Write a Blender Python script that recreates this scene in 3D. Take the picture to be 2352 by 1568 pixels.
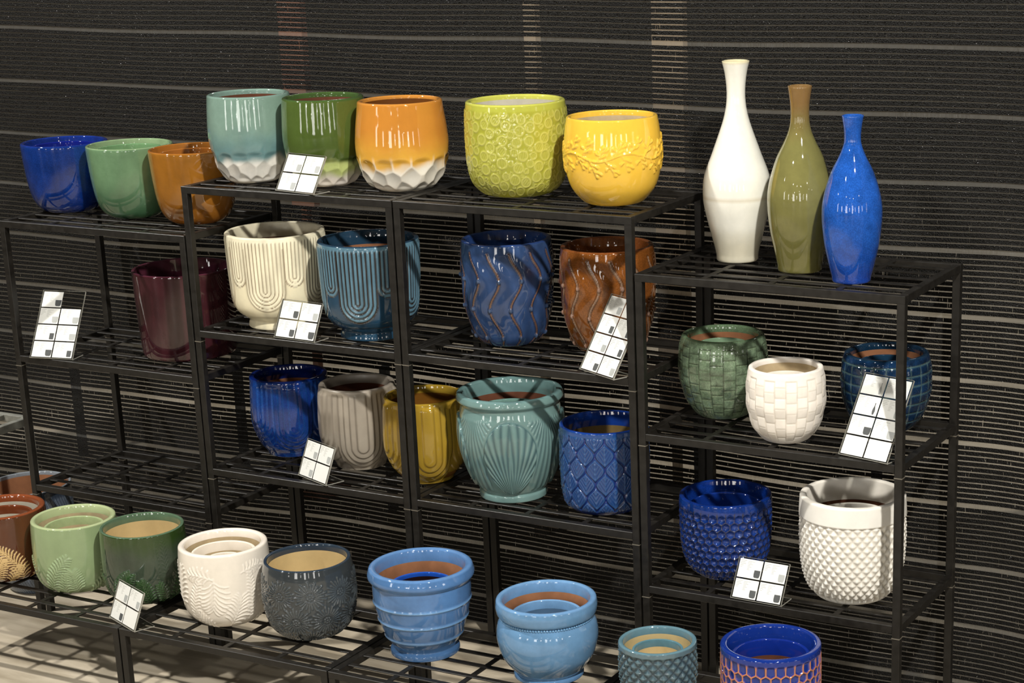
import bpy, math, random
import numpy as np
from mathutils import Matrix, Vector

# ------------------------------------------------------------------ scene, camera, light
for o in list(bpy.data.objects): bpy.data.objects.remove(o, do_unlink=True)
SC = bpy.context.scene
COL = SC.collection
cam_d = bpy.data.cameras.new('camera'); cam = bpy.data.objects.new('camera', cam_d); COL.objects.link(cam)
R_ = (0.88265, 0.46934, -0.02531); U_ = (-0.11926, 0.27572, 0.95381); F_ = (-0.45464, 0.83887, -0.29934)
cam.matrix_world = Matrix(((R_[0], U_[0], -F_[0], 2.7382), (R_[1], U_[1], -F_[1], -3.1136),
                           (R_[2], U_[2], -F_[2], 1.6586), (0, 0, 0, 1)))
cam_d.sensor_width = 36; cam_d.sensor_fit = 'HORIZONTAL'; cam_d.lens = 68.56
cam_d.shift_x = -0.1185; cam_d.shift_y = 0.12437
cam_d.clip_start = .05; cam_d.clip_end = 100
SC.camera = cam

w = bpy.data.worlds.new('hall_ambient'); SC.world = w; w.use_nodes = True
w.node_tree.nodes['Background'].inputs[0].default_value = (1.0, .94, .86, 1)
w.node_tree.nodes['Background'].inputs[1].default_value = .018

def lamp(name, kind, loc, power, size, color=(1, .968, .912), target=None, angle=75, blend=.5):
    d = bpy.data.lights.new(name, kind); d.energy = power; d.color = color
    d.shadow_soft_size = size
    if kind == 'SPOT': d.spot_size = math.radians(angle); d.spot_blend = blend
    o = bpy.data.objects.new(name, d); COL.objects.link(o); o.location = loc
    if target is not None:
        o.rotation_euler = (Vector(target) - Vector(loc)).to_track_quat('-Z', 'Y').to_euler()
    return o
lamp('ceiling_spotlight_right', 'SPOT', (3.15, -2.0, 3.55), 620, .07, target=(.55, 0, .5), angle=80)
lamp('ceiling_spotlight_left', 'SPOT', (-2.0, -1.15, 3.9), 520, .07, target=(.5, 0, .5), angle=85)
lamp('ceiling_spotlight_front', 'SPOT', (.5, -4.2, 3.6), 105, .10, target=(.5, -.2, .4), angle=70)  # weak frontal lamp added as fill
for (lx, ly, lz, pw, sz) in ((-3.2, -5.5, 3.2, 10, .07), (1.2, -7.0, 3.3, 10, .07), (4.6, -6.2, 3.1, 10, .07), (6.5, -4.0, 3.2, 10, .07),
                         (-1.2, -8.6, 1.7, 4, .05), (.8, -8.0, 1.2, 4, .05), (2.0, -7.6, 2.2, 4, .05), (3.4, -8.4, 1.5, 4, .05), (4.4, -7.2, 2.4, 4, .05),
                         (5.4, -7.8, 1.3, 4, .05), (6.2, -6.6, 1.9, 4, .05), (7.4, -5.6, 1.5, 4, .05), (-3.0, -7.0, 2.1, 4, .05), (2.8, -6.0, 2.9, 4, .05)):
    lamp('hall_lamp', 'POINT', (lx, ly, lz), pw, sz)  # small lamps added out of view to put glints on the glaze
lamp('back_room_lamp', 'POINT', (1.2, 2.6, 2.6), 18, .12)
lamp('back_room_lamp', 'POINT', (-2.2, 3.6, 2.6), 9, .12)

vs = SC.view_settings
vs.view_transform = 'Standard'; vs.look = 'None'; vs.exposure = 0.36; vs.gamma = 1.0; vs.use_curve_mapping = False

# ------------------------------------------------------------------ helpers
rng = np.random.default_rng(7); random.seed(7)
PI = math.pi
def lin(c):
    return np.array([((v/255)/12.92 if v/255 <= .04045 else (((v/255)+.055)/1.055)**2.4) for v in c])
def c4(c): a = lin(c); return (float(a[0]), float(a[1]), float(a[2]), 1)

def empty(name, loc=(0, 0, 0), rz=0):
    o = bpy.data.objects.new(name, None); COL.objects.link(o); o.location = loc; o.rotation_euler = (0, 0, rz)
    o.empty_display_size = .05
    return o
def tag(o, label=None, cat=None, group=None, kind=None):
    if label: o['label'] = label
    if cat: o['category'] = cat
    if group: o['group'] = group
    if kind: o['kind'] = kind
    return o
def fast_mesh(name, V, Q, smooth=True):
    """V (n,3) floats, Q (m,4) quads (numpy)"""
    me = bpy.data.meshes.new(name)
    V = np.ascontiguousarray(V, dtype=np.float32); Q = np.ascontiguousarray(Q, dtype=np.int32)
    me.vertices.add(len(V)); me.vertices.foreach_set('co', V.ravel())
    k = Q.shape[1]
    me.loops.add(Q.size); me.loops.foreach_set('vertex_index', Q.ravel())
    me.polygons.add(len(Q)); me.polygons.foreach_set('loop_start', np.arange(0, Q.size, k, dtype=np.int32))
    me.polygons.foreach_set('use_smooth', np.full(len(Q), smooth))
    me.update(calc_edges=True)
    return me
def obj(name, me, mat, parent=None):
    o = bpy.data.objects.new(name, me); COL.objects.link(o)
    if mat is not None and len(me.materials) == 0: me.materials.append(mat)
    o.parent = parent
    return o
class MB:
    def __init__(s): s.v = []; s.f = []
    def box(s, x0, x1, y0, y1, z0, z1):
        b = len(s.v)
        s.v += [(x0, y0, z0), (x1, y0, z0), (x1, y1, z0), (x0, y1, z0), (x0, y0, z1), (x1, y0, z1), (x1, y1, z1), (x0, y1, z1)]
        s.f += [tuple(b+i for i in q) for q in ((0, 3, 2, 1), (4, 5, 6, 7), (0, 1, 5, 4), (1, 2, 6, 5), (2, 3, 7, 6), (3, 0, 4, 7))]
        return s
    def poly(s, pts):
        b = len(s.v); s.v += list(pts); s.f.append(tuple(range(b, b+len(pts)))); return s
    def mesh(s, name, bevel=0):
        me = bpy.data.meshes.new(name); me.from_pydata(s.v, [], s.f); me.update()
        if bevel:
            import bmesh
            bm = bmesh.new(); bm.from_mesh(me)
            bmesh.ops.bevel(bm, geom=bm.edges[:], offset=bevel, segments=1, affect='EDGES', clamp_overlap=True)
            bm.to_mesh(me); bm.free()
        return me

# ------------------------------------------------------------------ materials
class NT:
    def __init__(s, name):
        s.m = bpy.data.materials.new(name); s.m.use_nodes = True; s.t = s.m.node_tree
        s.b = s.t.nodes['Principled BSDF']; s.out = s.t.nodes['Material Output']
    def n(s, typ, **kw):
        nd = s.t.nodes.new(typ)
        for k, v in kw.items():
            if k.startswith('i_'): nd.inputs[k[2:].replace('_', ' ')].default_value = v
            else: setattr(nd, k, v)
        return nd
    def l(s, a, b): s.t.links.new(a, b)
    def noise(s, scale, detail=3, vec=None, rough=.55):
        nd = s.n('ShaderNodeTexNoise'); nd.inputs['Scale'].default_value = scale; nd.inputs['Detail'].default_value = detail
        nd.inputs['Roughness'].default_value = rough
        if vec is None:
            tc = s.n('ShaderNodeTexCoord'); vec = tc.outputs['Object']
        s.l(vec, nd.inputs['Vector']); return nd.outputs['Fac']
    def mapped(s, scale):
        tc = s.n('ShaderNodeTexCoord'); mp = s.n('ShaderNodeMapping'); mp.inputs['Scale'].default_value = scale
        s.l(tc.outputs['Object'], mp.inputs['Vector']); return mp.outputs['Vector']
    def ramp(s, fac, stops):
        nd = s.n('ShaderNodeValToRGB'); e = nd.color_ramp.elements
        while len(e) < len(stops): e.new(.5)
        for q, (p, c) in zip(e, stops): q.position = p; q.color = c if len(c) == 4 else (*c, 1)
        s.l(fac, nd.inputs[0]); return nd.outputs[0]
    def mix(s, fac, a, b, mode='MIX'):
        nd = s.n('ShaderNodeMix', data_type='RGBA', blend_type=mode)
        for v, i in ((fac, 0), (a, 6), (b, 7)):
            if hasattr(v, 'links'): s.l(v, nd.inputs[i])
            else: nd.inputs[i].default_value = v
        return nd.outputs[2]
    def math(s, op, a, b=None):
        nd = s.n('ShaderNodeMath', operation=op)
        for i, v in enumerate((a, b)):
            if v is None: continue
            if hasattr(v, 'links'): s.l(v, nd.inputs[i])
            else: nd.inputs[i].default_value = v
        return nd.outputs[0]
    def bump(s, h, strength=.1, dist=.001):
        nd = s.n('ShaderNodeBump'); nd.inputs['Strength'].default_value = strength; nd.inputs['Distance'].default_value = dist
        s.l(h, nd.inputs['Height']); s.l(nd.outputs[0], s.b.inputs['Normal'])

def m_metal():
    t = NT('black_powder_coated_steel')
    f = t.noise(60, 4); g = t.noise(900, 2)
    t.l(t.ramp(f, [(.35, (.0066, .0056, .0043)), (.7, (.0135, .0115, .0088))]), t.b.inputs['Base Color'])
    t.l(t.ramp(f, [(.3, (.36,)*3), (.75, (.54,)*3)]), t.b.inputs['Roughness'])
    t.b.inputs['Specular IOR Level'].default_value = .42
    t.bump(g, .12, .0006)
    return t.m
def m_rack():
    t = NT('worn_grey_steel'); f = t.noise(40, 4)
    t.l(t.ramp(f, [(.3, (.16, .16, .14)), (.7, (.30, .30, .26))]), t.b.inputs['Base Color']); t.b.inputs['Roughness'].default_value = .5
    return t.m
def m_glaze(name, rough=.05, mottle=.10, bump=.06, coat=.5, spec=.5, speck=0):
    """base colour comes from the pot's own glaze colours, broken up by procedural mottling"""
    t = NT(name)
    at = t.n('ShaderNodeAttribute', attribute_name='glaze')
    n1 = t.noise(38, 5, rough=.65); n2 = t.noise(420, 2)
    lo = 1-mottle*1.6; hi = 1+mottle
    f = t.ramp(n1, [(.25, (lo, lo, lo)), (.75, (hi, hi, hi))])
    c = t.mix(1.0, at.outputs['Color'], f, 'MULTIPLY')
    if speck:
        k = t.ramp(n2, [(.44, (1-speck,)*3), (.60, (1.0,)*3)])
        c = t.mix(1.0, c, k, 'MULTIPLY')
    t.l(c, t.b.inputs['Base Color'])
    t.b.inputs['Roughness'].default_value = rough
    t.b.inputs['Specular IOR Level'].default_value = spec
    t.b.inputs['Coat Weight'].default_value = coat; t.b.inputs['Coat Roughness'].default_value = .015
    tc = t.mapped((1, 1, .35))
    t.bump(t.noise(55, 3, vec=tc), bump, .004)
    return t.m
def m_clay(name, c, var=.25, rough=.85, spec=.2):
    t = NT(name); a = lin(c)
    f = t.noise(26, 5); g = t.noise(500, 2)
    t.l(t.ramp(f, [(.3, tuple(a*(1-var))), (.75, tuple(np.minimum(a*(1+var*.5), 1)))]), t.b.inputs['Base Color'])
    t.b.inputs['Roughness'].default_value = rough; t.b.inputs['Specular IOR Level'].default_value = spec
    t.bump(g, .15, .0006)
    return t.m
def m_floor():
    t = NT('pale_concrete_floor')
    n1 = t.noise(1.6, 6); n2 = t.noise(14, 5, vec=t.mapped((.35, 1.6, 1))); n3 = t.noise(140, 3)
    a = t.ramp(n1, [(.3, (.38, .325, .24)), (.7, (.54, .475, .37))])
    b = t.ramp(n2, [(.32, (.66, .64, .60)), (.6, (1, 1, 1))])
    c = t.mix(1.0, a, b, 'MULTIPLY')
    t.l(c, t.b.inputs['Base Color']); t.b.inputs['Roughness'].default_value = .55; t.b.inputs['Specular IOR Level'].default_value = .25
    t.bump(n3, .12, .001)
    return t.m
def m_plain(name, c, rough=.7, spec=.3, var=.12):
    t = NT(name); a = lin(c); f = t.noise(20, 3)
    t.l(t.ramp(f, [(.3, tuple(a*(1-var))), (.7, tuple(np.minimum(a*(1+var*.5), 1)))]), t.b.inputs['Base Color'])
    t.b.inputs['Roughness'].default_value = rough; t.b.inputs['Specular IOR Level'].default_value = spec
    return t.m
def m_cloth():
    """dark knitted shade cloth: fine vertical knit, glinting plastic yarn, frayed edges and a few ladders"""
    t = NT('black_knitted_shade_cloth')
    k = t.noise(1, 2, vec=t.mapped((700, 1, 90)))
    k2 = t.noise(260, 3)
    c = t.ramp(k, [(.3, (.0016, .0014, .0012)), (.7, (.008, .0072, .006))])
    t.l(c, t.b.inputs['Base Color'])
    t.b.inputs['Specular IOR Level'].default_value = .22
    vo = t.n('ShaderNodeTexVoronoi'); vo.inputs['Scale'].default_value = 1
    t.l(t.mapped((420, 1, 420)), vo.inputs['Vector'])
    sc = t.n('ShaderNodeSeparateColor'); t.l(vo.outputs['Color'], sc.inputs[0])
    t.l(t.ramp(sc.outputs[0], [(.89, (.70,)*3), (.92, (.14,)*3)]), t.b.inputs['Roughness'])
    h = t.math('ADD', vo.outputs['Distance'], t.math('MULTIPLY', k, .8))
    t.bump(h, .9, .0022)
    # frayed edges: uv.y runs 0..1 across the band
    uv = t.n('ShaderNodeUVMap'); sp = t.n('ShaderNodeSeparateXYZ'); t.l(uv.outputs[0], sp.inputs[0])
    e = t.math('ABSOLUTE', t.math('SUBTRACT', sp.outputs['Y'], .5))        # 0 centre .. .5 edge
    fr = t.noise(1, 2, vec=t.mapped((900, 1, 30)))
    lim = t.math('ADD', .385, t.math('MULTIPLY', fr, .21))
    a1 = t.math('LESS_THAN', e, lim)
    ld = t.noise(1, 1, vec=t.mapped((420, 1, 40)))                          # ladders
    a2 = t.math('LESS_THAN', ld, .71)
    t.l(t.math('MULTIPLY', a1, a2), t.b.inputs['Alpha'])
    return t.m
def m_gauze():
    t = NT('clear_monofilament_ground_threads')
    k = t.noise(1, 2, vec=t.mapped((1100, 1, 60)))
    d = t.n('ShaderNodeBsdfDiffuse'); d.inputs[0].default_value = (.21, .208, .195, 1)
    tr = t.n('ShaderNodeBsdfTransparent'); mx = t.n('ShaderNodeMixShader')
    t.l(t.ramp(k, [(.35, (.14,)*3), (.7, (.36,)*3)]), mx.inputs[0]); t.l(tr.outputs[0], mx.inputs[1]); t.l(d.outputs[0], mx.inputs[2])
    t.l(mx.outputs[0], t.out.inputs['Surface'])
    return t.m
def m_acrylic():
    t = NT('clear_acrylic')
    tr = t.n('ShaderNodeBsdfTransparent'); tr.inputs[0].default_value = (.98, .98, .97, 1)
    gl = t.n('ShaderNodeBsdfGlossy'); gl.inputs['Roughness'].default_value = .03
    wn = t.noise(9, 2)
    mx = t.n('ShaderNodeMixShader'); t.l(t.math('ADD', .035, t.math('MULTIPLY', wn, .03)), mx.inputs[0])
    t.l(tr.outputs[0], mx.inputs[1]); t.l(gl.outputs[0], mx.inputs[2]); t.l(mx.outputs[0], t.out.inputs['Surface'])
    return t.m
METAL = m_metal(); RACK = m_rack(); FLOOR = m_floor(); CLOTH = m_cloth(); GAUZE = m_gauze(); ACRYL = m_acrylic()
EDGE = m_plain('polished_acrylic_edge', (150, 148, 138), .25, .5)
SEAM = m_plain('worn_steel_joint', (108, 102, 90), .4, .5)  # lighter tone stands in for the highlight at the post joints
CARD = m_plain('white_card', (246, 246, 244), .5, .3, .02)
INK = m_plain('grey_print', (196, 196, 192), .6, .2)
PIC_D = m_plain('dark_grey_pot_print', (92, 94, 96), .6, .2); PIC_L = m_plain('light_grey_pot_print', (188, 190, 190), .6, .2)
GLOSS = m_glaze('glossy_glaze'); GLOSS_M = m_glaze('mottled_glossy_glaze', mottle=.22, speck=.25)
GLOSS_S = m_glaze('smooth_glossy_glaze', mottle=.04, bump=.025)
SATIN = m_glaze('satin_glaze', rough=.28, mottle=.05, bump=.03, coat=.08)
MATTE = m_glaze('bisque_white_glaze', rough=.38, mottle=.04, bump=.02, coat=.05)
TERRA = m_clay('terracotta_clay', (142, 96, 66)); TERRA_D = m_clay('dark_terracotta_clay', (100, 60, 42))
TAN = m_clay('tan_clay', (190, 170, 134)); GOLD_IN = m_clay('honey_tan_glazed_clay', (204, 180, 130), .12, .35, .5)
DARK_IN = m_clay('dark_glazed_clay', (34, 18, 14), .3, .3, .5)
GREY_IN = m_clay('pale_grey_clay', (190, 184, 166), .12, .6)

# ------------------------------------------------------------------ the setting
fl = obj('floor', MB().box(-9, 9, -9, 9, -.1, 0).mesh('floor'), FLOOR); tag(fl, kind='structure')
WALL = m_plain('far_plaster_wall', (150, 138, 116), .9, .1)
tag(obj('wall_front', MB().box(-9, 9, -9.2, -9, 0, 5).mesh('wall_front'), WALL), kind='structure')
tag(obj('wall_right', MB().box(9, 9.2, -9, 9, 0, 5).mesh('wall_right'), WALL), kind='structure')
tag(obj('wall_left', MB().box(-9.2, -9, -9, 9, 0, 5).mesh('wall_left'), WALL), kind='structure')
def m_glint():
    t = NT('daylit_window_pane'); t.b.inputs['Base Color'].default_value = (.8, .8, .8, 1)
    t.b.inputs['Emission Color'].default_value = (1, .97, .92, 1); t.b.inputs['Emission Strength'].default_value = 7
    return t.m
GLINT = m_glint(); FRAME = m_plain('window_frame_paint', (60, 56, 50))  # framed glowing panels added out of view for the glazes to reflect
for k, (a, x, z, ww, hh) in enumerate((('f', -5.2, .5, .9, 1.8), ('f', -1.6, .7, .5, 1.3), ('f', 1.0, .5, 1.1, 1.6), ('f', 3.3, .9, .4, .9), ('f', 5.0, .4, .9, 2.0), ('f', 7.3, .8, .5, 1.2),
                                     ('r', -7.2, .5, .9, 1.7), ('r', -4.4, .8, .5, 1.2), ('r', -1.8, .5, .7, 1.6))):
    pane = MB().box(x, x+ww, -9, -8.97, z, z+hh) if a == 'f' else MB().box(8.97, 9, x, x+ww, z, z+hh)
    wn = obj('window_%d' % (k+1), pane.mesh('window'), GLINT); tag(wn, kind='structure')
    for q in (0, .5, 1):
        f = MB().box(x+ww*q-.03, x+ww*q+.03, -8.99, -8.94, z-.03, z+hh+.03) if a == 'f' else MB().box(8.94, 8.99, x+ww*q-.03, x+ww*q+.03, z-.03, z+hh+.03)
        obj('window_frame', f.mesh('window_frame'), FRAME, wn)
tag(obj('wall_back', MB().box(-9, 9, 8.8, 9, 0, 5).mesh('wall_back'), WALL), kind='structure')

# ------------------------------------------------------------------ shelving
W, D, T, G, H = .528, .3049, .0153, .0035, .3061
_meshes = {}
def shared(key, fn):
    if key not in _meshes: _meshes[key] = fn()
    return _meshes[key]
def grate(parent, z, top=True):
    """one shelf: welded tube frame with five long and three cross bars; z is the top face"""
    e, q = (0, 0) if top else (T-.0004, .0004)      # lower shelves are welded in between the posts
    fr = obj('shelf_frame', shared(('frame', top), lambda: (MB().box(e, W-e, q, T, -T*.95, 0).box(e, W-e, D-T, D-q, -T*.95, 0)
             .box(q, T, T-.0004, D-T+.0004, -T*.95, 0).box(W-T, W-q, T-.0004, D-T+.0004, -T*.95, 0)).mesh('shelf_frame', .0009)), METAL, parent)
    fr.location = (0, 0, z)
    for k in range(5):
        y = D*(k+1)/6
        b = obj('grate_bar', shared('bar_long', lambda: MB().box(T, W-T, -.0062, .0062, -.0038, -.0010).mesh('grate_bar', .0007)), METAL, fr)
        b.location = (0, y, 0)
    for k in range(3):
        b = obj('grate_bar', shared('bar_cross', lambda: MB().box(-.0058, .0058, T, D-T, -.0044, -.0014).mesh('grate_bar', .0007)), METAL, fr)
        b.location = (W*(k+1)/4, 0, 0)
    return fr
def posts(parent, top, joints, name):
    for (x, y) in ((0, 0), (W-T, 0), (0, D-T), (W-T, D-T)):
        p = obj(name, shared(('post', round(top, 4)), lambda: MB().box(.0002, T-.0002, .0002, T-.0002, 0, top-.0004).mesh(name, .0009)), METAL, parent)
        p.location = (x, y, 0)
        for jz in joints:
            j = obj('joint', shared('joint', lambda: MB().box(-.0002, T+.0002, -.0004, T+.0002, -.0009, .0009).mesh('joint')), SEAM, p)
            j.location = (0, 0, jz)
ZA, ZB, ZT = .9257, 1.0304, .1691
for (x0, top, lab) in ((-.5315, ZA, 'black steel shelving unit at far left holding the plum pot on its middle shelf'),
                       (0, ZB, 'tall black steel shelving unit with two ribbed pots on its middle shelf'),
                       (.5315, ZB, 'tall black steel shelving unit with the wavy-line blue and brown pots'),
                       (1.063, ZA, 'black steel shelving unit at right with three tall vases on top')):
    u = empty('shelving_unit', (x0, 0, 0)); tag(u, lab, 'shelving unit', 'black steel shelving units')
    posts(u, top, [top-H-.024, top-2*H-.024], 'post')
    for k in range(3): grate(u, top-k*H, k == 0)
for (x0, lab) in ((-.5177, 'low black steel table at left under the brown and light green pots'),
                  (.0138, 'low black steel table under the white leaf pot and the charcoal flower pot'),
                  (.5453, 'low black steel table under the two light blue pots'),
                  (1.0768, 'low black steel table under the small teal diamond pot and honeycomb pot')):
    u = empty('low_table', (x0, -.331, 0)); tag(u, lab, 'table', 'low black steel tables in front')
    posts(u, ZT, [], 'leg'); grate(u, ZT)
rk = empty('grey_rack', (-1.345, .002, 0)); tag(rk, 'pale grey steel rack glimpsed at the left edge behind the shelving', 'rack')
rf = obj('rack_frame', MB().box(0, .53, 0, .016, -.02, 0).box(0, .53, .284, .3, -.02, 0).box(0, .016, .016, .284, -.02, 0).box(.514, .53, .016, .284, -.02, 0).mesh('rack_frame', .001), RACK, rk)
rf.location = (0, 0, .365)
for k in range(5):
    b = obj('rack_slat', shared('rslat', lambda: MB().box(-.008, .008, .016, .284, -.014, -.002).mesh('rack_slat')), RACK, rf); b.location = (.53*(k+1)/6, 0, 0)
for (x, y) in ((0, 0), (.514, 0), (0, .284), (.514, .284)):
    b = obj('rack_leg', shared('rleg', lambda: MB().box(0, .016, 0, .016, 0, .345).mesh('rack_leg')), RACK, rk); b.location = (x, y, 0)

# ------------------------------------------------------------------ hanging shade cloth
def cloth_y(x, z):
    y = .350 + .010*np.sin(x*3.1+.6) + .006*np.sin(x*7.3+z*2.0) + .004*np.sin(x*13+z*5)*np.clip(1.1-z, 0, 1)
    y = y - .55*np.clip(x-1.62, 0, 9)**2*2.2
    return y
cl = empty('shade_cloth', (0, .35, 0)); tag(cl, 'dark knitted shade cloth hung as a backdrop behind the shelves', 'shade cloth')
XS = np.concatenate([np.linspace(-1.75, 1.55, 90), np.linspace(1.58, 2.35, 40)])
def strip(name, z0, z1, dy, mat, rows=2):
    n = len(XS); V = []; UV = []
    for j in range(rows):
        f = j/(rows-1); z = z0+(z1-z0)*f
        zz = z + .0016*np.sin(XS*2.3+z*3) - .004*np.sin((XS+1.75)/4.1*PI) + .0012*np.sin(XS*9.0+z*11)
        V.append(np.stack([XS, cloth_y(XS, z)+dy-.35, zz], 1)); UV.append(np.stack([XS, np.full(n, f)], 1))
    V = np.concatenate(V); UV = np.concatenate(UV)
    i = np.arange(n-1); Q = np.concatenate([np.stack([i+r*n, i+1+r*n, i+1+(r+1)*n, i+(r+1)*n], 1) for r in range(rows-1)])
    me = fast_mesh(name, V, Q); uv = me.uv_layers.new(name='UVMap'); uv.data.foreach_set('uv', UV[Q.ravel()].astype(np.float32).ravel())
    return obj(name, me, mat, cl)
PITCH = .01065; PERIOD = .124
zc = .074 - PERIOD + .0034
while zc < 1.66:
    for k in range(11):
        a = zc+k*PITCH+.0012; b = a+PITCH-.0022
        if a > .004: strip('woven_band', a, b, 0, CLOTH)
    zc += PERIOD
strip('ground_threads', .002, 1.66, .002, GAUZE, 30)

# ------------------------------------------------------------------ pots: a lathe with carved relief and its own glaze colours
CAMX, CAMY = 2.7382, -3.1136
def sstep(a, b, x): t = np.clip((x-a)/(b-a), 0, 1); return t*t*(3-2*t)
def vnoise(X, Y, L, sx, sy, seed):
    """smooth value noise, periodic in X over length L; sx, sy are feature sizes"""
    r = np.random.default_rng(seed); nx = max(3, int(round(L/sx))); ny = 64
    g = r.random((nx, ny)); u = (X/L % 1)*nx; v = Y/sy
    i = np.floor(u).astype(int); j = np.floor(v).astype(int); fu = u-i; fv = v-j
    fu = fu*fu*(3-2*fu); fv = fv*fv*(3-2*fv)
    G = lambda a, b: g[a % nx, b % ny]
    return (G(i, j)*(1-fu)+G(i+1, j)*fu)*(1-fv)+(G(i, j+1)*(1-fu)+G(i+1, j+1)*fu)*fv
def wrap(d, L): return (d+L/2) % L-L/2
def near(X, Y, L, C):
    """nearest centre of C (n,2): index, distance, dx, dy and second distance"""
    best = np.full(X.shape, 9.); sec = np.full(X.shape, 9.); bi = np.zeros(X.shape, int)
    for k, (cx, cy) in enumerate(C):
        d = np.hypot(wrap(X-cx, L), Y-cy)
        m = d < best; sec = np.where(m, best, np.minimum(sec, d)); best = np.where(m, d, best); bi = np.where(m, k, bi)
    Ca = np.asarray(C)
    return bi, best, wrap(X-Ca[bi, 0], L), Y-Ca[bi, 1], sec
def capsules(X, Y, L, segs):
    """rounded ridges: segs of (x0,y0,x1,y1,w0,w1); returns 0..1 height field"""
    out = np.zeros(X.shape)
    for (x0, y0, x1, y1, w0, w1) in segs:
        wm = max(w0, w1); dx = wrap(X-x0, L); vx, vy = x1-x0, y1-y0
        m = (dx > min(0, vx)-wm) & (dx < max(0, vx)+wm) & (Y > min(y0, y1)-wm) & (Y < max(y0, y1)+wm)
        if not m.any(): continue
        px, py = dx[m], Y[m]-y0; q = vx*vx+vy*vy+1e-12
        t = np.clip((px*vx+py*vy)/q, 0, 1); d = np.hypot(px-t*vx, py-t*vy)/(w0+(w1-w0)*t)
        out[m] = np.maximum(out[m], np.sqrt(np.clip(1-d*d, 0, 1)))
    return out
def spline(pts, n):
    P = np.array(pts, float); P = np.vstack([2*P[0]-P[1], P, 2*P[-1]-P[-2]]); out = []
    segs = len(P)-3
    ln = np.array([np.hypot(*(P[i+2]-P[i+1])) for i in range(segs)]); cum = np.concatenate([[0], np.cumsum(ln)])
    for s in np.linspace(0, cum[-1], n):
        i = min(np.searchsorted(cum, s, 'right')-1, segs-1); t = (s-cum[i])/max(ln[i], 1e-9)
        a, b, c, d = P[i], P[i+1], P[i+2], P[i+3]
        out.append(.5*((2*b)+(-a+c)*t+(2*a-5*b+4*c-d)*t*t+(-a+3*b-3*c+d)*t**3))
    return np.array(out)
def col(c):
    a = lin(c); g = a @ np.array([.3, .59, .11]); return (a*.89+g*.11)**1.12
def mixc(a, b, t): return a+(b-a)*t[..., None]

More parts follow.
